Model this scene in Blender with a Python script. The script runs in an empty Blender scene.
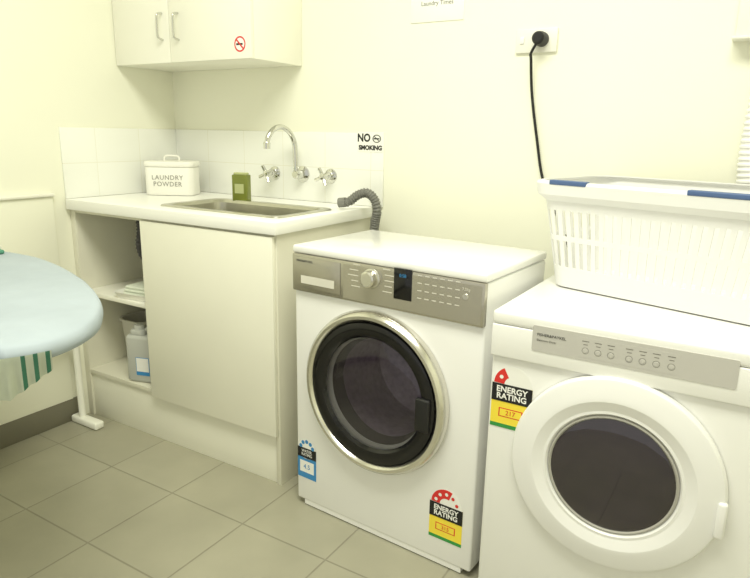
import bpy, bmesh, math, random
import numpy as np
from mathutils import Vector, Matrix
random.seed(4)
# ---------------------------------------------------------------- measured layout (metres, radians)
P=dict(f=632.1,yaw=.5433,pit=.2428,rol=.019,cx=2.203,cy=-1.955,cz=1.124,Lw=1.01,Dw=.5466,Hw=.8638,t=.0373,Zt=1.122,Dt=.5407,Xt=1.051,Zu=1.356,Du=.276,Xu=.6916,wx=1.096,wy=-.5723,wr=-.0666,wd=.375,wh=.8145,dx=1.729,dy=-.6605,dr=-.0082,dh=.747)
def camv(P):
    y,p,r=P['yaw'],P['pit'],P['rol']
    F=np.array([-math.sin(y)*math.cos(p),math.cos(y)*math.cos(p),-math.sin(p)])
    R=np.array([math.cos(y),math.sin(y),0]);U=np.cross(R,F)
    return F,R*math.cos(r)+U*math.sin(r),-R*math.sin(r)+U*math.cos(r),np.array([P['cx'],P['cy'],P['cz']])
def bp(u,w,n,d):
    F,R,U,C=camv(P);r=F+R*(u-375)/P['f']+U*(289-w)/P['f'];n=np.array(n,float)
    return Vector(C+r*((d-n@C)/(n@r)))
def onW(u,w,y=0): return bp(u,w,(0,1,0),y)
def onZ(u,w,z): return bp(u,w,(0,0,1),z)
def onX(u,w,x=0): return bp(u,w,(1,0,0),x)
def onL(k,u,w,yl=0):
    a=P[k+'r'];cc,s=math.cos(a),math.sin(a);o=np.array([P[k+'x'],P[k+'y'],0])
    q=np.array(bp(u,w,(-s,cc,0),-s*o[0]+cc*o[1]+yl));d=q-o
    return Vector((cc*d[0]+s*d[1],-s*d[0]+cc*d[1],d[2]))
# ---------------------------------------------------------------- helpers
col=bpy.context.scene.collection
def S(r,g,b):
    f=lambda c:(c/255/12.92 if c/255<=.04045 else ((c/255+.055)/1.055)**2.4)
    return (f(r),f(g),f(b),1)
MATS={}
def mat(name,c,rough=.5,metal=0,var=.04,scale=6,bump=0,spec=.5,coat=0,alpha=1,bscale=12):
    m=bpy.data.materials.new(name);m.use_nodes=True;nt=m.node_tree;b=nt.nodes['Principled BSDF']
    tc=nt.nodes.new('ShaderNodeTexCoord');nz=nt.nodes.new('ShaderNodeTexNoise');nz.inputs['Scale'].default_value=scale;nz.inputs['Detail'].default_value=4
    nt.links.new(tc.outputs['Object'],nz.inputs['Vector'])
    rp=nt.nodes.new('ShaderNodeValToRGB');e=rp.color_ramp.elements
    e[0].position=.3;e[1].position=.7
    e[0].color=(c[0]*(1-var),c[1]*(1-var),c[2]*(1-var),1);e[1].color=(min(1,c[0]*(1+var)),min(1,c[1]*(1+var)),min(1,c[2]*(1+var)),1)
    nt.links.new(nz.outputs['Fac'],rp.inputs['Fac']);nt.links.new(rp.outputs['Color'],b.inputs['Base Color'])
    b.inputs['Roughness'].default_value=rough;b.inputs['Metallic'].default_value=metal
    b.inputs['Specular IOR Level'].default_value=spec;b.inputs['Coat Weight'].default_value=coat
    b.inputs['Alpha'].default_value=alpha
    if bump:
        n2=nt.nodes.new('ShaderNodeTexNoise');n2.inputs['Scale'].default_value=scale*bscale;nt.links.new(tc.outputs['Object'],n2.inputs['Vector'])
        bm=nt.nodes.new('ShaderNodeBump');bm.inputs['Strength'].default_value=bump;bm.inputs['Distance'].default_value=.01
        nt.links.new(n2.outputs['Fac'],bm.inputs['Height']);nt.links.new(bm.outputs['Normal'],b.inputs['Normal'])
    MATS[name]=m;return m
def tilemat(name,c1,c2,cm,w,h,mortar,origin,rough,swap=None,var=.5,bump=.4):
    m=bpy.data.materials.new(name);m.use_nodes=True;nt=m.node_tree;b=nt.nodes['Principled BSDF']
    tc=nt.nodes.new('ShaderNodeTexCoord');mp=nt.nodes.new('ShaderNodeMapping')
    src=tc.outputs['Object']
    if swap:
        sp=nt.nodes.new('ShaderNodeSeparateXYZ');cb=nt.nodes.new('ShaderNodeCombineXYZ')
        nt.links.new(src,sp.inputs[0]);nt.links.new(sp.outputs[swap[0]],cb.inputs[0]);nt.links.new(sp.outputs[swap[1]],cb.inputs[1]);src=cb.outputs[0]
    mp.inputs['Location'].default_value=(-origin[0],-origin[1],0)
    nt.links.new(src,mp.inputs['Vector'])
    br=nt.nodes.new('ShaderNodeTexBrick');br.offset=0;br.squash=1
    br.inputs['Scale'].default_value=1;br.inputs['Brick Width'].default_value=w;br.inputs['Row Height'].default_value=h
    br.inputs['Mortar Size'].default_value=mortar;br.inputs['Mortar Smooth'].default_value=.3;br.inputs['Bias'].default_value=0
    br.inputs['Color1'].default_value=c1;br.inputs['Color2'].default_value=c2;br.inputs['Mortar'].default_value=cm
    nt.links.new(mp.outputs['Vector'],br.inputs['Vector'])
    nz=nt.nodes.new('ShaderNodeTexNoise');nz.inputs['Scale'].default_value=5;nz.inputs['Detail'].default_value=6
    nt.links.new(tc.outputs['Object'],nz.inputs['Vector'])
    mx=nt.nodes.new('ShaderNodeMix');mx.data_type='RGBA';mx.blend_type='OVERLAY';mx.inputs[0].default_value=var
    nt.links.new(br.outputs['Color'],mx.inputs[6]);nt.links.new(nz.outputs['Fac'],mx.inputs[7])
    nt.links.new(mx.outputs[2],b.inputs['Base Color'])
    b.inputs['Roughness'].default_value=rough
    bu=nt.nodes.new('ShaderNodeBump');bu.invert=True;bu.inputs['Strength'].default_value=bump;bu.inputs['Distance'].default_value=.003
    nt.links.new(br.outputs['Fac'],bu.inputs['Height']);nt.links.new(bu.outputs['Normal'],b.inputs['Normal'])
    MATS[name]=m;return m
class MB:
    def __init__(s): s.bm=bmesh.new()
    def merge(s,t,mi=0,keep=False):
        if not keep:
            for f in t.faces: f.material_index=mi
        me=bpy.data.meshes.new('tmp');t.to_mesh(me);t.free();s.bm.from_mesh(me);bpy.data.meshes.remove(me);return s
    def box(s,x0,x1,y0,y1,z0,z1,bev=0,seg=2,mi=0,edges=None,M=None):
        t=bmesh.new();bmesh.ops.create_cube(t,size=1)
        for q in t.verts: q.co=Vector(((x0+x1)/2+q.co.x*(x1-x0),(y0+y1)/2+q.co.y*(y1-y0),(z0+z1)/2+q.co.z*(z1-z0)))
        if bev:
            es=t.edges[:] if edges is None else [e for e in t.edges if edges(e.verts[0].co,e.verts[1].co)]
            bmesh.ops.bevel(t,geom=es,offset=bev,segments=seg,profile=.5,affect='EDGES')
        if M: bmesh.ops.transform(t,matrix=M,verts=t.verts)
        return s.merge(t,mi)
    def lathe(s,prof,o,axis='-y',seg=48,mi=0,sx=1):
        t=bmesh.new();rings=[]
        def pt(r,h,a):
            c_,s_=math.cos(a)*r*sx,math.sin(a)*r
            if axis=='-y': return Vector((o[0]+c_,o[1]-h,o[2]+s_))
            return Vector((o[0]+c_,o[1]+s_,o[2]+h))
        for r,h in prof:
            if r<1e-6: rings.append([t.verts.new(pt(0,h,0))])
            else: rings.append([t.verts.new(pt(r,h,2*math.pi*k/seg)) for k in range(seg)])
        for a,b in zip(rings[:-1],rings[1:]):
            for k in range(seg):
                k2=(k+1)%seg
                if len(a)==1 and len(b)==1: continue
                if len(a)==1: t.faces.new((a[0],b[k2],b[k]))
                elif len(b)==1: t.faces.new((a[k],a[k2],b[0]))
                else: t.faces.new((a[k],a[k2],b[k2],b[k]))
        bmesh.ops.recalc_face_normals(t,faces=t.faces)
        return s.merge(t,mi)
    def tube(s,path,r,seg=12,mi=0,smooth=6,ripple=0,period=.008,caps=True):
        pts=[Vector(p) for p in path]
        if smooth and len(pts)>2:
            q=[];n=len(pts)
            for i in range(n-1):
                a=pts[max(i-1,0)];b=pts[i];c_=pts[i+1];d=pts[min(i+2,n-1)]
                for k in range(smooth):
                    u=k/smooth
                    q.append(.5*((2*b)+(c_-a)*u+(2*a-5*b+4*c_-d)*u*u+(3*b-a-3*c_+d)*u**3))
            q.append(pts[-1]);pts=q
        if ripple:
            q=[];step=period/4
            for a,b in zip(pts[:-1],pts[1:]):
                d=(b-a).length;k=max(1,int(round(d/step)))
                for j in range(k): q.append(a.lerp(b,j/k))
            q.append(pts[-1]);pts=q
        t=bmesh.new();rings=[];nrm=None
        for i,p in enumerate(pts):
            tg=(pts[min(i+1,len(pts)-1)]-pts[max(i-1,0)]).normalized()
            if nrm is None: nrm=tg.orthogonal().normalized()
            else: nrm=(nrm-tg*nrm.dot(tg)).normalized()
            bn=tg.cross(nrm)
            rr=r*(1+(ripple*(1 if (i%4)<2 else -1))) if ripple else r
            rings.append([t.verts.new(p+(nrm*math.cos(2*math.pi*k/seg)+bn*math.sin(2*math.pi*k/seg))*rr) for k in range(seg)])
        for a,b in zip(rings[:-1],rings[1:]):
            for k in range(seg): t.faces.new((a[k],a[(k+1)%seg],b[(k+1)%seg],b[k]))
        if caps: t.faces.new(rings[0][::-1]);t.faces.new(rings[-1])
        bmesh.ops.recalc_face_normals(t,faces=t.faces)
        return s.merge(t,mi)
    def prism(s,poly,h0,h1,plane='xy',bev=0,seg=2,mi=0):
        t=bmesh.new()
        f3=(lambda a,b,h:Vector((a,b,h))) if plane=='xy' else (lambda a,b,h:Vector((a,h,b)))
        A=[t.verts.new(f3(a,b,h0)) for a,b in poly];B_=[t.verts.new(f3(a,b,h1)) for a,b in poly];n=len(poly)
        t.faces.new(A);t.faces.new(B_)
        for k in range(n): t.faces.new((A[k],A[(k+1)%n],B_[(k+1)%n],B_[k]))
        bmesh.ops.recalc_face_normals(t,faces=t.faces)
        if bev:
            es=[e for e in t.edges if (e.verts[0] in A)==(e.verts[1] in A)]
            bmesh.ops.bevel(t,geom=es,offset=bev,segments=seg,profile=.5,affect='EDGES')
        return s.merge(t,mi)
    def build(s,name,mats,parent=None,angle=35):
        me=bpy.data.meshes.new(name);s.bm.to_mesh(me);s.bm.free()
        for m in (mats if isinstance(mats,(list,tuple)) else [mats]): me.materials.append(MATS[m])
        for p in me.polygons: p.use_smooth=True
        me.set_sharp_from_angle(angle=math.radians(angle))
        o=bpy.data.objects.new(name,me);col.objects.link(o)
        if parent: o.parent=parent
        return o
def thing(name,label,cat,loc=(0,0,0),rz=0,group=None):
    o=bpy.data.objects.new(name,None);col.objects.link(o);o.location=loc;o.rotation_euler=(0,0,rz)
    o.empty_display_size=.05;o['label']=label;o['category']=cat
    if group:o['group']=group
    return o
def struct(o): o['kind']='structure';return o
def text(s_,size,x,y,z,m,parent,name='lettering',align='CENTER',spacing=1,sx=1,bold=0,line=1):
    cu=bpy.data.curves.new('txt','FONT');cu.body=s_;cu.size=size;cu.align_x=align;cu.align_y='CENTER';cu.extrude=.0002;cu.space_character=spacing;cu.offset=bold;cu.space_line=line;cu.resolution_u=3
    to=bpy.data.objects.new('txt',cu);col.objects.link(to)
    bpy.context.view_layer.update()
    me=bpy.data.meshes.new_from_object(to.evaluated_get(bpy.context.evaluated_depsgraph_get()))
    bpy.data.objects.remove(to);bpy.data.curves.remove(cu)
    for q in me.vertices: q.co=Vector((x+q.co.x*sx,y-q.co.z,z+q.co.y))
    me.materials.clear();me.materials.append(MATS[m]);me.name=name
    o=bpy.data.objects.new(name,me);col.objects.link(o)
    if parent:o.parent=parent
    return o
def cut(o,c):
    md=o.modifiers.new('cut','BOOLEAN');md.object=c;md.operation='DIFFERENCE';md.solver='EXACT'
    bpy.context.view_layer.update()
    me=bpy.data.meshes.new_from_object(o.evaluated_get(bpy.context.evaluated_depsgraph_get()))
    o.modifiers.clear();old=o.data;o.data=me;me.name=old.name;bpy.data.meshes.remove(old);bpy.data.objects.remove(c)
    for p in me.polygons: p.use_smooth=True
    me.set_sharp_from_angle(angle=math.radians(35))
def rrect(x0,x1,y0,y1,r,n=6):
    p=[]
    for cx,cy,a0 in ((x1-r,y1-r,0),(x0+r,y1-r,90),(x0+r,y0+r,180),(x1-r,y0+r,270)):
        for k in range(n+1):
            a=math.radians(a0+90*k/n);p.append((cx+r*math.cos(a),cy+r*math.sin(a)))
    return p
def loft(levels,close=True):
    b=bmesh.new();rings=[]
    for poly,z in levels: rings.append([b.verts.new((x,y,z)) for x,y in poly])
    n=len(rings[0])
    for A,B_ in zip(rings[:-1],rings[1:]):
        for k in range(n): b.faces.new((A[k],A[(k+1)%n],B_[(k+1)%n],B_[k]))
    if close: b.faces.new(rings[-1])
    bmesh.ops.recalc_face_normals(b,faces=b.faces)
    return b
def catmull(pts,k=6):
    o=[];n=len(pts)
    for i in range(n-1):
        a,b,c_,d=pts[max(i-1,0)],pts[i],pts[i+1],pts[min(i+2,n-1)]
        for j in range(k):
            u=j/k;o.append(.5*((2*b)+(c_-a)*u+(2*a-5*b+4*c_-d)*u*u+(3*b-a-3*c_+d)*u**3))
    o.append(pts[-1]);return o
# ---------------------------------------------------------------- materials
mat('wall_paint',S(246,246,228),.7,var=.008,scale=2,bump=.03)
mat('ceiling_paint',S(246,246,236),.8,var=.01)
mat('cabinet_white',S(247,246,234),.4,var=.008)
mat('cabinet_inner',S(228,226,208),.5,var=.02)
mat('cabinet_door',S(243,242,226),.42,var=.01)
mat('worktop',S(248,248,242),.3,var=.008)
mat('steel',S(205,203,192),.28,metal=1,var=.05,scale=20)
mat('chrome',S(215,215,210),.12,metal=1,var=.02)
mat('appliance',S(246,246,243),.25,var=.006,coat=.3)
mat('dryer_white',S(243,243,239),.3,var=.006,coat=.2)
mat('plastic_white',S(242,242,240),.35,var=.006)
mat('basket_white',S(238,238,236),.4,var=.006)
mat('panel_silver',S(188,184,171),.27,metal=.75,var=.03)
mat('panel_grey',S(200,198,192),.45,metal=.1,var=.02)
mat('ring_silver',S(222,220,212),.2,metal=.95,var=.03)
mat('black_gloss',S(14,14,16),.12,var=.1)
mat('black_matte',S(20,20,20),.5,var=.1)
mat('dark_glass',S(40,32,42),.05,var=.3,scale=8,coat=1)
mat('door_glass',S(30,23,33),.04,var=.2,scale=8,coat=1,alpha=.55)
mat('drum_steel',S(195,182,200),.35,metal=.6,var=.2,scale=60)
mat('gasket',S(62,60,60),.6,var=.1)
mat('ink',S(80,80,76),.6)
mat('ink_soft',S(126,124,116),.6)
mat('ink_pale',S(150,148,138),.6)
mat('ink_black',S(18,18,18),.6)
mat('marking',S(226,223,211),.5)
mat('white_print',S(245,245,240),.5)
mat('label_yellow',S(250,226,70),.5,var=.01)
mat('label_red',S(220,48,42),.5,var=.02)
mat('label_green',S(50,150,70),.5)
mat('label_blue',S(60,140,200),.5,var=.03)
mat('blue_handle',S(78,102,146),.4,var=.04)
mat('hose_grey',S(120,120,114),.5,var=.06)
mat('trim_grey',S(176,174,166),.4,var=.03)
mat('olive',S(122,130,52),.35,var=.12,scale=12)
mat('olive_light',S(190,196,140),.4)
mat('board_blue',S(170,181,189),.9,var=.06,scale=7,bump=.75,bscale=1.6)
mat('board_under',S(220,218,205),.5)
mat('cloth_pale',S(222,228,212),.9,bump=.1)
mat('cloth_teal',S(88,148,124),.9,bump=.1)
mat('tin_white',S(246,245,236),.35,var=.01)
mat('jug',S(190,192,185),.4,var=.04)
mat('bucket_grey',S(214,212,200),.4,var=.03)
mat('paper',S(248,248,240),.7,var=.01)
mat('skirting',S(118,115,98),.5,var=.08)
mat('stand_white',S(244,244,232),.4,var=.01)
mat('beige_plastic',S(240,239,228),.45,var=.01)
# ---------------------------------------------------------------- room
Lw,Dw,Hw,tk,Zt,Dt,Xt,Zu,Du,Xu=[P[k] for k in ('Lw','Dw','Hw','t','Zt','Dt','Xt','Zu','Du','Xu')]
f2,f3_=onZ(88,543,0),onZ(172,493,0)
ts=min(.33,max(.27,f3_.y-f2.y))
tilemat('floor_tile',S(168,165,145),S(163,160,140),S(143,140,122),ts,ts,.003,((f2.x+f3_.x)/2,f2.y),.3,var=.18)
tilemat('splash_tile',S(247,248,241),S(246,247,239),S(236,235,220),.2,(Zt-Hw)/2,.0013,(0,Hw),.15,swap=(0,2),var=.03,bump=.1)
tilemat('splash_tile_left',S(247,248,241),S(246,247,239),S(236,235,220),.2,(Zt-Hw)/2,.0013,(0,Hw),.15,swap=(1,2),var=.03,bump=.1)
RX=3.4;ZC=2.6;YF=-3.2
struct(MB().box(-.1,RX+.1,YF,.1,-.1,0).build('floor','floor_tile'))
struct(MB().box(-.1,RX+.1,0,.1,0,ZC).build('wall_back','wall_paint'))
struct(MB().box(-.1,0,YF,0,0,ZC).build('wall_left','wall_paint'))
struct(MB().box(RX,RX+.1,YF,0,0,ZC).build('wall_right','wall_paint'))
struct(MB().box(-.1,RX+.1,YF,.1,ZC,ZC+.1).build('ceiling','ceiling_paint'))
struct(MB().box(0,.01,YF,-Dw-.001,0,.09,bev=.003).build('baseboard_left','skirting'))
struct(MB().box(Lw+.01,RX,-.01,0,0,.09,bev=.003).build('baseboard_back','skirting'))
struct(MB().box(0.008,Xt,-.008,0,Hw,Zt,bev=.002).build('trim_1','splash_tile'))
struct(MB().box(0,.008,-Dt,0,Hw,Zt,bev=.002).build('trim_2','splash_tile_left'))
tp=onX(52,193,.01)
struct(MB().box(0,.012,YF,tp.y,.09,tp.z-.012,bev=.003).build('trim_3','wall_paint'))
struct(MB().box(0,.022,YF,tp.y+.004,tp.z-.012,tp.z,bev=.004).build('trim_4','cabinet_white'))
# ---------------------------------------------------------------- wall cabinet
top=2.05
t=thing('wall_cabinet','cream two-door wall cabinet mounted above the laundry sink','cabinet',(0,0,0))
MB().box(0.001,Xu,-Du+.018,-.001,Zu,top,bev=.002).build('body','cabinet_white',t)
xs=onW(171,64,-Du).x
doors=[]
for x0,x1,hp in ((.003,xs-.0012,163),(xs+.0012,Xu,179)):
    d=MB().box(x0,x1,-Du,-Du+.017,Zu,top-.003,bev=.002).build('door','cabinet_white',t);doors.append(d)
    a=onW(hp,40,-Du);b=onW(hp,13,-Du)
    x=a.x;h=MB().tube([(x,-Du,a.z),(x,-Du-.018,a.z+.004),(x,-Du-.024,a.z+.016),(x,-Du-.024,b.z-.016),(x,-Du-.018,b.z-.004),(x,-Du,b.z)],.0042,smooth=5).build('handle','chrome',d);h['label']='chrome bow handle'
c0=onW(240,44,-Du)
st_=MB().lathe([(0,.0005),(.026,.0005),(.026,0)],(c0.x,-Du,c0.z),mi=0,seg=32).lathe([(.02,.0008),(.025,.0008)],(c0.x,-Du,c0.z),mi=1,seg=32)
rot=Matrix.Translation((c0.x,-Du-.0012,c0.z))@Matrix.Rotation(math.radians(45),4,'Y')@Matrix.Translation((-c0.x,Du+.0012,-c0.z))
st_.box(c0.x-.021,c0.x+.021,-Du-.0014,-Du-.001,c0.z-.0025,c0.z+.0025,mi=1,M=rot)
st_.box(c0.x-.016,c0.x+.012,-Du-.001,-Du-.0006,c0.z-.003,c0.z+.003,mi=2)
s1=st_.build('no_smoking_sticker',['white_print','label_red','ink_black'],doors[1]);s1['label']='round red and white no-smoking sticker'
# ---------------------------------------------------------------- sink cabinet
yc=-Dw+.02;xe=Lw-.012;pt_=.018
xd=onW(148,300,yc).x;z_sh=onW(115,298,yc).z;z_bt=onW(115,377,yc).z
zt=Hw-tk
t=thing('sink_cabinet','cream laundry base cabinet with open shelves on its left side','cabinet',(0,0,0))
m=MB()
m.box(.001,.03,yc,-.002,0,zt,bev=.001)
m.box(xe-pt_,xe,yc+.0,-.002,0,zt,bev=.001)
m.box(xd-.0,xd+pt_,yc+.02,-.012,z_bt,zt,bev=.001)
m.box(.03,xe-pt_,-.012,-.002,.01,zt)
m.box(.03,xe-pt_,yc+.001,-.012,z_bt-.018,z_bt,bev=.001)
m.box(.03,xe-pt_,yc+.001,yc+.02,zt-.012,zt,bev=.001)
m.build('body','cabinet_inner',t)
MB().box(.03,xd,yc+.004,-.012,z_sh-.016,z_sh,bev=.001).build('shelf','cabinet_white',t)
MB().box(.03,xe-pt_,yc+.008,yc+.026,0,z_bt-.02,bev=.001).build('plinth','cabinet_door',t)
d=MB().box(xd+.002,xe-.006,yc-.015,yc-.0005,z_bt-.02,zt-.008,bev=.0015).build('door','cabinet_door',t)
# ---------------------------------------------------------------- worktop + sink
q=[onZ(163,207.5,Hw),onZ(207,198,Hw),onZ(347,210.5,Hw),onZ(300,220,Hw)]
sx0,sx1=(q[0].x+q[1].x)/2,min((q[2].x+q[3].x)/2+.01,Lw-.05);sy0,sy1=max((q[0].y+q[3].y)/2,-Dw+.045),min((q[1].y+q[2].y)/2,-.07)
t=thing('worktop','cream white laundry worktop with a cutout for the sink','worktop',(0,0,Hw-tk))
m=MB();hx0,hx1,hy0,hy1=sx0+.02,sx1-.02,sy0+.02,sy1-.02
b=bmesh.new();O=[(.009,-Dw),(Lw,-Dw),(Lw,-.009),(.009,-.009)];I=[(hx0,hy0),(hx1,hy0),(hx1,hy1),(hx0,hy1)]
vs=[[b.verts.new((x,y,z)) for x,y in L] for z in (0,tk) for L in (O,I)]
for k in range(4):
    k2=(k+1)%4
    b.faces.new((vs[2][k],vs[2][k2],vs[3][k2],vs[3][k]));b.faces.new((vs[0][k],vs[1][k],vs[1][k2],vs[0][k2]))
    b.faces.new((vs[0][k],vs[0][k2],vs[2][k2],vs[2][k]));b.faces.new((vs[1][k],vs[3][k],vs[3][k2],vs[1][k2]))
bmesh.ops.recalc_face_normals(b,faces=b.faces)
es=[e for e in b.edges if all(v_ in vs[2]+vs[0] for v_ in e.verts) and all(abs(v_.co.y+Dw)<1e-4 or abs(v_.co.x-Lw)<1e-4 for v_ in e.verts)]
bmesh.ops.bevel(b,geom=es,offset=.0025,segments=2,profile=.5,affect='EDGES')
m.merge(b);m.build('slab','worktop',t)
t=thing('sink','rectangular stainless steel laundry sink set into the worktop','sink',(0,0,Hw))
R_=lambda d,r:rrect(sx0+d,sx1-d,sy0+d,sy1-d,r)
m=MB();m.merge(loft([(R_(0,.03),.0005),(R_(0.003,.03),.005),(R_(.024,.04),.004),(R_(.032,.04),-.006),(R_(.04,.045),-.15),(R_(.06,.045),-.175),(R_(.09,.04),-.18)]))
m.build('basin','steel',t)
MB().lathe([(0,.002),(.02,.002),(.03,.003),(.036,0)],((sx0+sx1)/2,(sy0+sy1)/2,-.179),axis='z',seg=24).build('drain','chrome',t)
# ---------------------------------------------------------------- taps
g='wall taps above the sink'
yt=-.008
a=onW(303,174,yt)
t=thing('sink_spout','chrome gooseneck spout curving out from tiled wall over sink','tap',(a.x,yt,a.z))
MB().lathe([(0,.012),(.014,.012),(.03,.004),(.031,0)],(0,0,0),seg=28).build('flange','chrome',t)
MB().lathe([(0,.052),(.012,.052),(.016,.046),(.016,.01)],(0,0,0),seg=20).build('collar','chrome',t)
MB().tube([(0,-.04,0),(0,-.043,.03),(0,-.044,.07),(-.003,-.048,.12),(-.008,-.07,.155),(-.015,-.105,.172),(-.022,-.14,.163),(-.027,-.165,.135),(-.028,-.172,.11)],.0095,seg=14,smooth=6).build('spout_pipe','chrome',t)
MB().lathe([(.0,.0),(.012,.0),(.0125,.02),(.0105,.024)],(-.028,-.172,.095),axis='z',seg=16).build('nozzle','chrome',t)
for (u,w),lb in (((275,173),'chrome cross-head wall tap on the left of the spout'),((331,176),'chrome cross-head wall tap on the right of the spout')):
    a=onW(u,w,yt)
    t=thing('wall_tap',lb,'tap',(a.x,yt,a.z),0,g)
    MB().lathe([(0,.01),(.014,.01),(.026,.004),(.027,0)],(0,0,0),seg=28).build('flange','chrome',t)
    MB().lathe([(0,.046),(.009,.046),(.011,.04),(.011,.03),(.014,.028),(.014,.008)],(0,0,0),seg=20).build('tap_body','chrome',t)
    m=MB().lathe([(0,.062),(.01,.06),(.013,.052),(.012,.044)],(0,0,0),seg=20)
    for k in range(4):
        an=math.radians(25+90*k);m.tube([(0,-.052,0),(.018*math.cos(an),-.053,.018*math.sin(an)),(.034*math.cos(an),-.056,.034*math.sin(an))],.0065,smooth=3,seg=10)
    m.build('handle','chrome',t)
# ---------------------------------------------------------------- things on worktop
t=thing('powder_tin','white lidded storage tin for laundry powder on worktop corner','tin',(.155,-.165,Hw),.5)
m=MB();m.prism(rrect(-.098,.098,-.06,.06,.03),0.001,.112,bev=.004);body=m.build('body','tin_white',t)
m=MB();m.prism(rrect(-.102,.102,-.064,.064,.034),.112,.134,bev=.006);lid=m.build('lid','tin_white',t)
MB().tube([(-.03,0,.133),(-.03,0,.146),(-.02,0,.154),(.02,0,.154),(.03,0,.146),(.03,0,.133)],.0035,smooth=3,seg=8).build('lid_handle','tin_white',lid)
text('LAUNDRY\nPOWDER',.0255,0,-.0615,.058,'ink_pale',body,spacing=1.12,line=1.0)
a=onZ(242,201,Hw)
t=thing('soap_box','small olive green upright box on worktop behind sink','soap box',(a.x,min(a.y,-.05),Hw),.3)
m=MB();m.prism(rrect(-.031,.031,-.02,.02,.007),.001,.098,bev=.003);m.build('body','olive',t)
m=MB();m.prism(rrect(-.026,.026,-.015,.015,.006),.098,.106,bev=.002);m.build('lid','olive_light',t)
MB().box(-.018,.018,-.0206,-.0202,.03,.065).build('front_label','olive_light',t)
a=onW(359,132.5,-.009);b=onW(382,151.5,-.009)
t=thing('no_smoking_sign','small no smoking sign stuck to the splashback tiles','sign',(0,-.0085,0))
w_=(b.x-a.x);h_=(a.z-b.z)
s_=MB().box(a.x-.004,b.x+.004,-.0008,0,b.z-.003,a.z+.003).build('sign_backing','paper',t)
cx_=(a.x+b.x)/2
text('NO',h_*.6,a.x+w_*.22,-.001,a.z-h_*.3,'ink_black',s_,bold=.0013,sx=.9)
text('SMOKING',h_*.34,cx_,-.001,b.z+h_*.17,'ink_black',s_,bold=.0011,sx=1.0)
m=MB();ox,oz=a.x+w_*.77,a.z-h_*.32;rr=h_*.22
m.lathe([(rr*.8,.0012),(rr,.0012)],(ox,0,oz),seg=28,sx=1.25);m.box(ox-rr*.9,ox+rr*.8,-.0014,-.001,oz-rr*.15,oz+rr*.15)
m.box(ox-rr*.95,ox+rr*.95,-.0016,-.0012,oz-rr*.08,oz+rr*.08,M=Matrix.Translation((ox,0,oz))@Matrix.Rotation(.7,4,'Y')@Matrix.Translation((-ox,0,-oz)))
m.build('symbol','ink_black',s_)
t=thing('drain_hose','grey corrugated drain hose looping from the sink behind washer','hose',(0,0,0))
pth=[onW(344,206.5,-.14),onW(350,201,-.13),onW(358,195,-.12),onW(367,193,-.11),onW(374,199,-.105),onW(377,210,-.1),onW(375,224,-.09),onW(372,250,-.08),onW(372,300,-.07)]
for i in (0,1): pth[i].z=max(pth[i].z,Hw+.023)
MB().tube(pth,.0152,seg=14,smooth=8,ripple=.085,period=.009).build('hose','hose_grey',t)
MB().tube([pth[0]+Vector((-.018,-.006,-.001)),pth[0]+Vector((.006,.001,.002))],.0168,smooth=0,seg=16).build('hose_cuff','hose_grey',t)
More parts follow.
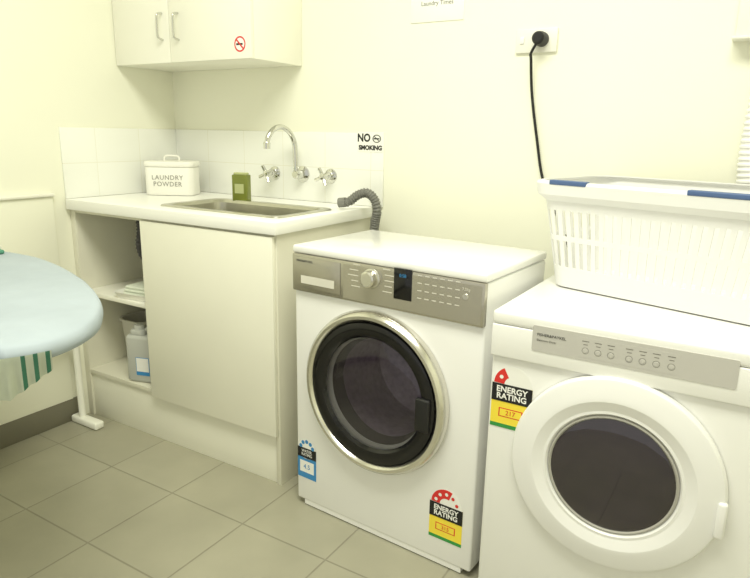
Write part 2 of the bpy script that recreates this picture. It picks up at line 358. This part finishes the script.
# ---------------------------------------------------------------- rating labels
def sector(cx,cz,r0,r1,a0,a1,n=20):
    p=[(cx+r1*math.cos(a0+(a1-a0)*k/n),cz+r1*math.sin(a0+(a1-a0)*k/n)) for k in range(n+1)]
    return p+[(cx+r0*math.cos(a1+(a0-a1)*k/n),cz+r0*math.sin(a1+(a0-a1)*k/n)) for k in range(n+1)]
def star_label(parent,x0,x1,z0,z1,y,kind,txt,frac=.6):
    w=x1-x0;h=z1-z0;cx=(x0+x1)/2;m=MB()
    if kind=='energy':
        zb=z0+h*.68
        m.box(x0,x1,y-.0004,y,z0,zb,mi=0)
        m.prism(sector(cx,zb,0.0005,w*.47,0,math.pi),y-.0004,y,plane='xz',mi=1)
        if frac>.4:
            m.prism(sector(cx,zb,w*.2,w*.46,math.pi*(1-frac),math.pi*.99),y-.0008,y-.0003,plane='xz',mi=3)
            for k in range(5):
                an=math.pi*(.1+.8*k/4)
                m.lathe([(0,.0011),(w*.05,.0011)],(cx-math.cos(an)*w*.33,y,zb+math.sin(an)*w*.33),seg=10,mi=1 if k/4<frac else 3)
        else:
            m.prism(sector(cx,zb,w*.2,w*.46,math.pi*.66,math.pi*.99),y-.0008,y-.0003,plane='xz',mi=3)
            m.lathe([(0,.0011),(w*.05,.0011)],(cx+math.cos(.82*math.pi)*w*.33,y,zb+math.sin(.82*math.pi)*w*.33),seg=10,mi=1)
        m.box(x0,x1,y-.0013,y-.0002,zb-h*.27,zb,mi=2)
        m.box(x0+w*.2,x1-w*.2,y-.0006,y,z0+h*.17,z0+h*.31,mi=3)
        m.box(x0+w*.23,x1-w*.23,y-.0008,y,z0+h*.185,z0+h*.295,mi=5)
        m.box(x0,x1,y-.0006,y,z0,z0+h*.06,mi=4)
        o=m.build('energy_label',['label_yellow','white_print','ink_black','label_red','label_green','label_yellow'],parent)
        text('ENERGY\nRATING',h*.125,cx,y-.0016,zb-h*.135,'white_print',o,bold=.0005,line=.85,sx=min(1,.85*w/(h*.125*3.9)))
        text(txt,h*.1,cx,y-.0012,z0+h*.24,'label_red',o,name='number_lettering')
        o['label']='yellow and black energy rating sticker'
    else:
        m.box(x0,x1,y-.0004,y,z0,z0+h*.72,mi=0)
        m.lathe([(0,.0004),(w*.47,.0004)],(cx,y,z0+h*.72),seg=40,mi=1)
        for k in range(5):
            an=math.pi*(.1+.8*k/4);m.lathe([(0,.0009),(w*.09,.0009)],(cx-math.cos(an)*w*.34,y,z0+h*.72+math.sin(an)*w*.34),seg=10,mi=0)
        m.box(x0,x1,y-.0007,y,z0+h*.5,z0+h*.74,mi=2)
        m.box(x0+w*.12,x1-w*.12,y-.0007,y,z0+h*.14,z0+h*.42,mi=1)
        o=m.build('water_label',['label_blue','white_print','ink_black'],parent)
        text('WATER\nRATING',h*.1,cx,y-.001,z0+h*.62,'white_print',o,line=.85,sx=.85)
        text(txt,h*.16,cx,y-.001,z0+h*.28,'label_blue',o,name='number_lettering')
        o['label']='blue water rating sticker'
    return o
# ---------------------------------------------------------------- washing machine
WX,WY,WR,WD,WH=[P[k] for k in ('wx','wy','wr','wd','wh')]
t=thing('washing_machine','white front-loading washing machine with silver control panel and round door','washing machine',(WX,WY,0),WR)
zp=(onL('w',292,290).z+onL('w',478,325).z)/2
wbody=MB().box(.002,.598,.004,WD,.018,WH-.024,bev=.006,seg=3).build('body','appliance',t)
MB().box(0,.6,-.004,WD,WH-.022,WH,bev=.006,seg=3).build('top_lid','appliance',t)
MB().box(.03,.57,.006,.03,.004,.02).build('kick_plate','appliance',t)
for fx in (.05,.55):
    for fy in (.05,WD-.05): MB().lathe([(0,0),(.02,0),(.02,.006),(.008,.008),(.008,.02)],(fx,fy,0),axis='z',seg=16).build('foot','black_matte',t)
cp=MB().box(.002,.598,-.007,.01,zp,WH-.0225,bev=.004,seg=2).build('control_panel','panel_silver',t)
yf=-.0075
dq=onL('w',373,278);e1=onL('w',396,267);e2=onL('w',413,301)
MB().lathe([(0,.024),(.017,.024),(.021,.021),(.022,.003),(.026,.002),(.027,0)],(dq.x,yf,dq.z),seg=40).build('dial','ring_silver',cp)
MB().box(e1.x,e2.x,yf-.001,yf,e2.z,e1.z,bev=.0004).build('display','black_gloss',cp)
text('0:58',.012,(e1.x+e2.x)/2,yf-.0015,e1.z-.018,'label_blue',cp,name='display_digits')
l1=onL('w',303,273);l2=onL('w',336,290)
dr_=MB().box(.012,.175,yf-.0012,yf,zp+.012,WH-.03,bev=.0006).build('detergent_drawer','panel_silver',cp)
MB().box(l1.x,l2.x,yf-.0016,yf-.001,l2.z+.004,l1.z-.004).build('drawer_label','marking',dr_)
text('FISHER&PAYKEL',.0085,.02,yf-.0016,WH-.041,'ink',dr_,align='LEFT',name='brand_lettering')
m=MB();m.box(.185,.59,yf-.0002,yf+.0004,zp+.006,WH-.03,mi=1)
for k in range(5):
    for s_ in (-1,1):
        x=dq.x+s_*(.036 if k in(0,4) else .042);z=dq.z+.03-k*.0145;L=.022+.006*((k*7)%3)
        m.box(*((x-L,x) if s_<0 else (x,x+L)),yf-.0006,yf,z-.001,z+.001)
for r_ in range(4):
    for c_ in range(6):
        x=e2.x+.016+c_*.021;z=e1.z-.01-r_*.019;m.box(x,x+.012,yf-.0006,yf,z-.001,z+.001)
m.build('program_lettering',['marking','panel_silver'],cp)
MB().lathe([(0,.0012),(.007,.0012),(.008,0)],(.548,yf,dq.z-.004),seg=20).build('start_button','ring_silver',cp)
text('7.5kg',.01,.55,yf-.001,WH-.043,'marking',cp,name='capacity_lettering')
a,b_,c_,d_=onL('w',306,394,-.02),onL('w',447,394,-.02),onL('w',376,313,-.025),onL('w',376,475,-.02)
dcx,dcz=(a.x+b_.x)/2,(c_.z+d_.z)/2;RD=((b_.x-a.x)+(c_.z-d_.z))/4*.985
o_=(dcx,0.003,dcz)
cutter=MB().lathe([(0,.05),(RD-.075,.05),(RD-.075,-.25),(0,-.25)],o_,seg=64).build('cutter','appliance',t)
cut(wbody,cutter)
MB().lathe([(RD-.076,-.002),(RD-.085,-.04),(RD-.07,-.06),(RD-.06,-.09)],o_,seg=64).build('door_seal','gasket',t)
MB().lathe([(RD-.0765,-.05),(RD-.0765,-.235),(RD-.1,-.243),(.04,-.243),(.03,-.225),(0,-.225)],o_,seg=64).build('drum','drum_steel',t)
door=MB().lathe([(RD,0),(RD+.003,.012),(RD-.002,.026),(RD-.01,.033),(RD-.018,.033),(RD-.025,.026),(RD-.027,.018)],o_,seg=72).build('door','ring_silver',t)
MB().lathe([(RD-.027,.018),(RD-.029,.027),(RD-.045,.031),(RD-.062,.027),(RD-.07,.018)],o_,seg=72).build('door_rim','black_gloss',door)
RG=RD-.069
MB().lathe([(RG*math.sin(math.pi/2*k/8),.017+.014*math.cos(math.pi/2*k/8)) for k in range(8,-1,-1)],o_,seg=64).build('door_glass','door_glass',door,angle=80)
hx=dcx+RD-.06;MB().box(hx-.02,hx+.022,-.036,-.02,dcz-.055,dcz+.035,bev=.006,seg=3).build('door_handle','black_matte',door)
a=onL('w',292,434);b_=onL('w',314,482)
lx=max(a.x,.006);star_label(t,lx,lx+.072,b_.z,b_.z+.135,.0035,'water','4.5')
a=onL('w',430,488);b_=onL('w',465,546);mz=(a.z+b_.z)/2
star_label(t,a.x,a.x+.097,mz-.077,mz+.077,.0035,'energy','315',.62)
# ---------------------------------------------------------------- dryer
DX,DY,DR,DH=[P[k] for k in ('dx','dy','dr','dh')];DD=-DY-.12
t=thing('tumble_dryer','white tumble dryer with large round door beside the washing machine','dryer',(DX,DY,0),DR)
MB().box(.002,.598,.006,DD,.016,DH-.02,bev=.008,seg=3).build('body','dryer_white',t)
MB().box(0,.6,-.002,DD,DH-.03,DH,bev=.007,seg=3).build('top_lid','dryer_white',t)
MB().box(.001,.599,-.003,.01,DH-.105,DH-.0305,bev=.003,seg=3).build('fascia','dryer_white',t)
for fx in (.05,.55):
    for fy in (.05,DD-.05): MB().lathe([(0,0),(.02,0),(.02,.006),(.008,.008),(.008,.018)],(fx,fy,0),axis='z',seg=16).build('foot','black_matte',t)
a,b_,c_=onL('d',534,324),onL('d',741,361),onL('d',740,387)
px0,px1=a.x,b_.x;pz1=(a.z+b_.z)/2;pz0=pz1-.057
cp=MB().prism(rrect(px0,px1,pz0,pz1,.004,3),-.0042,-.002,plane='xz').build('control_panel','panel_grey',t)
yd=-.0044;pw=px1-px0
text('FISHER&PAYKEL',.0088,px0+.01,yd-.0004,pz1-.019,'ink',cp,align='LEFT',name='brand_lettering')
text('Electronic Dryer',.0062,px0+.01,yd-.0004,pz1-.031,'ink_soft',cp,align='LEFT',name='model_lettering')
bxs=[.29,.355,.42,.51,.575,.64,.71]
for k in bxs:
    MB().lathe([(0,.0007),(.0042,.0007),(.0047,0)],(px0+pw*k,yd,pz0+.021),seg=18).build('button','panel_grey',cp)
m=MB();m.box(px0+pw*.26,px1-.1,yd-.0001,yd+.0004,pz0+.006,pz1-.008,mi=1)
for k in bxs:
    x=px0+pw*k
    m.box(x-.008,x+.006,yd-.0004,yd,pz1-.0165,pz1-.0148);m.box(x-.005,x+.004,yd-.0004,yd,pz0+.0335,pz0+.035)
    m.lathe([(.0062,.0004),(.007,.0004),(.007,0)],(x,yd,pz0+.021),seg=18)
m.build('program_lettering',['ink_soft','panel_grey'],cp)
a,b_,c_,d_=onL('d',512,475,-.018),onL('d',732,475,-.018),onL('d',620,381,-.022),onL('d',620,575,-.018)
dcx=(a.x+b_.x)/2-.004;dcz=(c_.z+d_.z)/2;RD=((b_.x-a.x)+(c_.z-d_.z))/4*1.01
o_=(dcx,.004,dcz);RI=RD*.61
door=MB().lathe([(RD,0),(RD,.011),(RD-.004,.017),(RD-.01,.019),(RI+.047,.022),(RI+.04,.0235),(RI+.034,.0235),(RI+.012,.016),(RI+.006,.0165),(RI+.001,.01)],o_,seg=80).build('door','plastic_white',t,angle=14)
MB().lathe([(RI+.001,.012),(RI-.003,.0145),(RI-.006,.012),(RI-.006,.006)],o_,seg=64).build('door_trim','trim_grey',door)
MB().lathe([(RI*.99*math.sin(math.pi/2*k/8),.009+.012*math.cos(math.pi/2*k/8)) for k in range(8,-1,-1)],o_,seg=64).build('door_glass','dark_glass',door,angle=80)
MB().box(dcx+RD*.93,dcx+RD*1.01,-.021,-.006,dcz-.065,dcz+.012,bev=.005,seg=3).build('door_handle','plastic_white',door)
a=onL('d',489,370);b_=onL('d',528,426)
lx=max(a.x,.008);star_label(t,lx,lx+.094,(a.z+b_.z)/2-.078,(a.z+b_.z)/2+.078,.0055,'energy','217',.3)
# ---------------------------------------------------------------- basket
a=onZ(549,285,DH);b_=onZ(750,327,DH)
ang=math.atan2(b_.y-a.y,b_.x-a.x);e=Vector((math.cos(ang),math.sin(ang),0));nn=Vector((-e.y,e.x,0))
BL,BH=.52,.27;FL,FW,LIP=.042,.03,.016
BW=min(.33,(-.02-a.y+(FL+LIP)*e.y)/nn.y-FW-LIP)
ctr=a+e*(BL/2)+nn*(BW/2)
t=thing('laundry_basket','white slotted plastic laundry basket with blue handles on the dryer','basket',(ctr.x,ctr.y,DH),ang)
N=312
def rr_s(hx,hy,r):
    pts=rrect(-hx,hx,-hy,hy,r,10);pts.append(pts[0]);L=[0]
    for p,q_ in zip(pts[:-1],pts[1:]): L.append(L[-1]+math.dist(p,q_))
    o=[];j=0
    for k in range(N):
        s_=L[-1]*k/N
        while L[j+1]<s_: j+=1
        u=(s_-L[j])/max(1e-9,L[j+1]-L[j]);o.append((pts[j][0]+(pts[j+1][0]-pts[j][0])*u,pts[j][1]+(pts[j+1][1]-pts[j][1])*u))
    return o
bm=bmesh.new();lv=[]
zs=[0.0,.004,.03,.056,.122,.134,.198,.22]
for z in zs:
    u=z/BH;g_=-.012 if z==0 else 0
    lv.append([bm.verts.new((x,y,z)) for x,y in rr_s(BL/2+FL*u+g_,BW/2+FW*u+g_,.045)])
for dz,off in ((-.04,.006),(-.034,.012),(-.007,LIP),(-.002,LIP-.003),(0,LIP-.008),(0,.001)): lv.append([bm.verts.new((x,y,BH+dz)) for x,y in rr_s(BL/2+FL+off,BW/2+FW+off,.055)])
slot={k for k in range(N) if k%4==0 and lv[3][k].co.y<BW/2-.03}
for li,(A,B_) in enumerate(zip(lv[:-1],lv[1:])):
    for k in range(N):
        if li in (3,5) and k in slot: continue
        bm.faces.new((A[k],A[(k+1)%N],B_[(k+1)%N],B_[k]))
bm.faces.new(lv[0][::-1])
bmesh.ops.recalc_face_normals(bm,faces=bm.faces)
for A in (lv[3],lv[4],lv[5],lv[6]):
    co={k:A[k].co.copy() for k in range(N)}
    for k in slot:
        A[k].co=co[k].lerp(co[(k-1)%N],.42);A[(k+1)%N].co=co[(k+1)%N].lerp(co[(k+2)%N],.42)
bmesh.ops.solidify(bm,geom=bm.faces[:],thickness=.0026)
m=MB();m.merge(bm);m.build('tub','basket_white',t)
yfr=-(BW/2+FW+LIP)
for u0,u1,w in ((549,586,184),(687,768,192)):
    d_=Vector(camv(P)[3])
    def cross(u):
        r=onW(u,w,1.0)-d_;d2=Vector((r.x,r.y));o2=Vector((d_.x-ctr.x,d_.y-ctr.y));nv=Vector((nn.x,nn.y));k=(yfr-o2.dot(nv))/d2.dot(nv);return (o2+d2*k).dot(Vector((e.x,e.y)))
    xa_,xb_=cross(u0),cross(u1)
    xa_=max(xa_,-(BL/2+FL+LIP)+.02);xb_=max(xb_,xa_+.05)
    hnd=MB().box(xa_,xb_,yfr-.0015,yfr+.019,BH-.009,BH+.003,bev=.003,seg=3).build('handle','blue_handle',t);hnd['label']='blue rim handle'
# ---------------------------------------------------------------- wall fittings
a=onW(518,28);b_=onW(557,54)
t=thing('wall_socket','white wall power socket with a switch above the laundry basket','socket',(0,0,0))
zz0,zz1=onW(537,53).z,onW(537,29).z
MB().box(a.x,b_.x,-.01,0,zz0,zz1,bev=.003).build('face_plate','beige_plastic',t)
MB().box(a.x+.014,a.x+.026,-.0135,-.009,(zz0+zz1)/2-.008,(zz0+zz1)/2+.012,bev=.0015).build('switch','plastic_white',t)
pq=onW(541,39,-.02)
t=thing('electrical_lead','black plug with power cord hanging from the wall socket','cord',(0,0,0))
MB().lathe([(0,.045),(.012,.045),(.018,.04),(.021,.02),(.021,.0)],(pq.x,-.0102,pq.z),seg=24).build('plug','black_matte',t)
c1=onW(570,255,-.012)
MB().tube([(pq.x-.003,-.045,pq.z-.012),(pq.x-.02,-.04,pq.z-.04),onW(531,60,-.03),onW(532,95,-.014),onW(537,140,-.012),onW(543,180,-.012),onW(557,215,-.012),c1,(c1.x+.03,-.03,c1.z-.2),(c1.x+.04,-.05,.3),(c1.x+.04,-.05,.006)],.0042,seg=8,smooth=8).build('cable','black_matte',t)
a=onW(411,24);b_=onW(464,19)
t=thing('paper_notice','white paper notice on wall above the washing machine','notice',(0,0,0))
pg=MB().box(a.x,b_.x,-.003,0,(a.z+b_.z)/2,(a.z+b_.z)/2+.13,bev=.0005).build('sheet','paper',t)
text('Laundry Times',.019,(a.x+b_.x)/2,-.0034,(a.z+b_.z)/2+.055,'ink_soft',pg)
a=onW(735,42);t=thing('wall_vent_box','small cream vent box on wall above the vent hose','vent')
MB().box(a.x,a.x+.2,-.05,0,a.z+.008,a.z+.2,bev=.006).build('housing','beige_plastic',t)
MB().box(a.x-.006,a.x+.206,-.06,0,a.z,a.z+.008,bev=.002).build('base_flange','beige_plastic',t)
t=thing('vent_hose','white corrugated dryer vent hose rising along the wall','hose')
hp=[onW(768,330,-.055),onW(760,250,-.055),onW(757,180,-.055),onW(766,120,-.055),onW(776,80,-.055),onW(782,48,-.055)]
MB().tube(hp,.046,seg=24,smooth=8,ripple=.035,period=.014).build('hose','plastic_white',t)
# ---------------------------------------------------------------- shelf items
t=thing('detergent_jug','squat pale grey plastic jug with a handle on the bottom open shelf','jug',(xd-.1,yc+.058,z_bt+.001),.3)
m=MB();m.prism(rrect(-.066,.066,-.042,.042,.02),0,.18,bev=.012,seg=3);m.prism(rrect(-.052,.01,-.03,.03,.018),.175,.2,bev=.008);m.build('body','jug',t)
MB().lathe([(0,.016),(.02,.016),(.021,.013),(.021,0)],(-.022,0,.199),axis='z',seg=20).build('cap','jug',t)
MB().box(-.02,.035,-.0432,-.0422,.03,.1).build('front_label','label_blue',t)
MB().box(-.018,.033,-.0436,-.0432,.045,.098).build('label_panel','white_print',t)
MB().tube([(.002,0,.191),(.03,0,.211),(.06,0,.205),(.07,0,.175),(.063,0,.135)],.0105,smooth=5,seg=10).build('grip','jug',t)
t=thing('white_bucket','pale plastic bucket behind the jug on the bottom shelf','bucket',(.113,yc+.2,z_bt+.001))
b2=loft([(rrect(-.06,.06,-.055,.055,.04),0),(rrect(-.075,.075,-.07,.07,.05),.17),(rrect(-.08,.08,-.075,.075,.05),.172),(rrect(-.08,.08,-.075,.075,.05),.18),(rrect(-.072,.072,-.068,.068,.05),.18),(rrect(-.057,.057,-.052,.052,.04),.004)])
m=MB();m.merge(b2);m.build('shell','bucket_grey',t)
t=thing('tray','flat cream plastic tray lying on the upper open shelf','tray',(xd-.12,yc+.115,z_sh+.001),.1)
b2=loft([(rrect(-.08,.08,-.1,.1,.02),0),(rrect(-.09,.09,-.11,.11,.025),.022),(rrect(-.086,.086,-.106,.106,.023),.022),(rrect(-.076,.076,-.096,.096,.02),.004)])
m=MB();m.merge(b2);m.build('dish','tin_white',t)
tx,ty=t.location.x,t.location.y
t=thing('folded_cloth','folded white cloth lying in the tray on the upper shelf','cloth',(tx,ty,z_sh+.0055),.1)
m=MB()
for k in range(3): m.box(-.066+.003*k,.064-.004*k,-.08+.004*k,.078-.003*k,.012*k,.012*k+.0125,bev=.0055,seg=3)
m.build('folds','cloth_pale',t)
t=thing('waste_pipe','dark grey sink waste hose dropping inside the open shelf','pipe',(0,0,0))
xw=xd-.066;yw=yc+.04
MB().tube([(xw,yw,zt-.013),(xw,yw,zt-.06),(xw-.008,yw-.002,zt-.11),(xw-.004,yw+.012,zt-.155),(xw+.005,yw+.05,zt-.18),(xw+.02,yw+.1,zt-.175)],.0125,seg=12,smooth=5,ripple=.08,period=.012).build('pipe','gasket',t)
# ---------------------------------------------------------------- low stand behind the ironing board
t=thing('low_stand','white metal stand with a flat foot bar beside the open shelves','stand',(.062,-Dw-.05,0))
ZS=.345
for y in (0,-.52):
    MB().tube([(0,y,.02),(0,y,ZS)],.013,smooth=0,seg=14).build('leg','stand_white',t)
    MB().box(-.048,.105,y-.02,y+.02,0.001,.03,bev=.008,seg=3).build('foot','stand_white',t)
MB().tube([(0,.012,ZS),(0,-.535,ZS)],.013,smooth=0,seg=14).build('top_rail','stand_white',t)
# ---------------------------------------------------------------- ironing board
ZB=.77
pp=[onZ(u,w,ZB) for u,w in ((0,249),(40,256),(70,268),(92,284),(102,299),(99,313),(82,328),(48,341),(0,349))]
ax=(pp[1]-pp[0]).normalized()
A2=pp[0]-ax*max(.02,min(.3,(pp[0].x-.17)/ax.x));L2=pp[-1]-ax*((pp[-1]-A2).dot(ax))
if L2.x<.17: L2=L2+ax*((.17-L2.x)/ax.x)
sm=[A2]+catmull(pp)+[L2.lerp(pp[-1],k_/6) for k_ in (5,4,3,2,1,0)]
cen=(A2+L2+pp[4]+pp[6])/4
t=thing('ironing_board','ironing board with pale grey-blue padded cover beside the open shelves','ironing board',(cen.x,cen.y,0))
p2=[(q_.x-cen.x,q_.y-cen.y) for q_ in sm]
n=len(p2)
def inset(d):
    return [(x*(1-d/math.hypot(x,y)),y*(1-d/math.hypot(x,y))) for x,y in p2]
lvls=[]
for d,z in ((.03,-.036),(.012,-.034),(.003,-.029),(0,-.02),(.002,-.012),(.006,-.006),(.013,-.0025),(.022,-.0006),(.034,0)):
    pl=inset(d);lvls.append((pl,[ZB+z+(.003*math.sin(9*x+4*y)+.002*math.sin(23*x-17*y) if z<-.011 else 0) for x,y in pl]))
b2=bmesh.new();rings=[[b2.verts.new((x,y,zz)) for (x,y),zz in zip(pl,zl)] for pl,zl in lvls]
for A,B_ in zip(rings[:-1],rings[1:]):
    for k in range(n): b2.faces.new((A[k],A[(k+1)%n],B_[(k+1)%n],B_[k]))
for ring,zz in ((rings[-1],ZB),(rings[0],ZB-.036)):
    c_=b2.verts.new((0,0,zz))
    for k in range(n): b2.faces.new((ring[k],ring[(k+1)%n],c_))
bmesh.ops.recalc_face_normals(b2,faces=b2.faces)
m=MB();m.merge(b2);m.build('cover','board_blue',t,angle=75)
MB().prism([(x*.9,y*.9) for x,y in p2],ZB-.05,ZB-.0365).build('board_base','board_under',t)
base=(A2+L2)/2-cen
for s_ in (-1,1):
    MB().tube([(base.x+.07+.02*s_,base.y-.14+.02*s_,ZB-.0505),(base.x+.07+.04*s_,base.y-.16+.02*s_,.02)],.011,smooth=0).build('leg','stand_white',t)
    MB().tube([(base.x+.07+.04*s_,base.y-.3,.013),(base.x+.07+.04*s_,base.y-.1,.013)],.012,smooth=0).build('foot','stand_white',t)
edge=[onZ(u,w,ZB) for u,w in ((50,340.5),(25,345.5),(0,349),(-60,354))]
t=thing('striped_cloth','white and green striped cloth hanging from the ironing board edge','cloth',(edge[0].x,edge[0].y,ZB-.03))
bm=bmesh.new();rows=[];n=48
Cc=camv(P)[3]
outw=(Vector((Cc[0],Cc[1],0))-Vector((edge[1].x,edge[1].y,0))).normalized()
for j in range(9):
    row=[]
    for k in range(n+1):
        s_=k/n*3;i=min(int(s_),2);q_=edge[i].lerp(edge[i+1],s_-i)
        w_=.004*math.sin(k*.7)*(j/8);drop=.038+.04*min(1,k/30)
        off=.005-.012*(j/8)
        row.append(bm.verts.new((q_.x-edge[0].x+outw.x*(off+w_),q_.y-edge[0].y+outw.y*(off+w_),.014-drop*j/8)))
    rows.append(row)
for j in range(8):
    for k in range(n):
        f=bm.faces.new((rows[j][k],rows[j][k+1],rows[j+1][k+1],rows[j+1][k]));f.material_index=1 if (k%8 in(1,2,3)) and k<20 else 0
bmesh.ops.solidify(bm,geom=bm.faces[:],thickness=.0015)
m=MB();m.merge(bm,keep=True);m.build('drape',['cloth_pale','cloth_teal'],t,angle=60)
a=onZ(-4,251,ZB)
t=thing('green_cloth','small folded green cloth on the far edge of ironing board','cloth',(a.x+.02,a.y-.04,ZB+.0005),math.atan2(ax.y,ax.x))
m=MB();m.box(-.09,.045,-.03,.03,0,.012,bev=.005,seg=3,mi=1);m.box(-.085,.036,-.026,.028,.012,.021,bev=.0042,seg=3,mi=0);m.build('folds',['cloth_pale','cloth_teal'],t)
# ---------------------------------------------------------------- camera, light
F,R,U,C=camv(P)
cd=bpy.data.cameras.new('camera');co=bpy.data.objects.new('camera',cd);col.objects.link(co)
cd.sensor_fit='HORIZONTAL';cd.sensor_width=36;cd.lens=P['f']*36/750;cd.clip_start=.02
co.matrix_world=Matrix(((R[0],U[0],-F[0],C[0]),(R[1],U[1],-F[1],C[1]),(R[2],U[2],-F[2],C[2]),(0,0,0,1)))
bpy.context.scene.camera=co
def area(name,loc,sx,sy,en,c,tgt):
    l=bpy.data.lights.new(name,'AREA');l.shape='RECTANGLE';l.size=sx;l.size_y=sy;l.energy=en;l.color=c
    o=bpy.data.objects.new(name,l);col.objects.link(o);o.location=loc;o.rotation_euler=(Vector(tgt)-Vector(loc)).to_track_quat('-Z','Y').to_euler()
area('ceiling_lamp',(1.7,-1.4,2.55),1.4,.7,46,(1,.992,.868),(1.7,-1.39,0))
w=bpy.data.worlds.new('world');bpy.context.scene.world=w;w.use_nodes=True
w.node_tree.nodes['Background'].inputs[0].default_value=(1,.992,.885,1);w.node_tree.nodes['Background'].inputs[1].default_value=.76
bpy.context.scene.view_settings.view_transform='Standard'
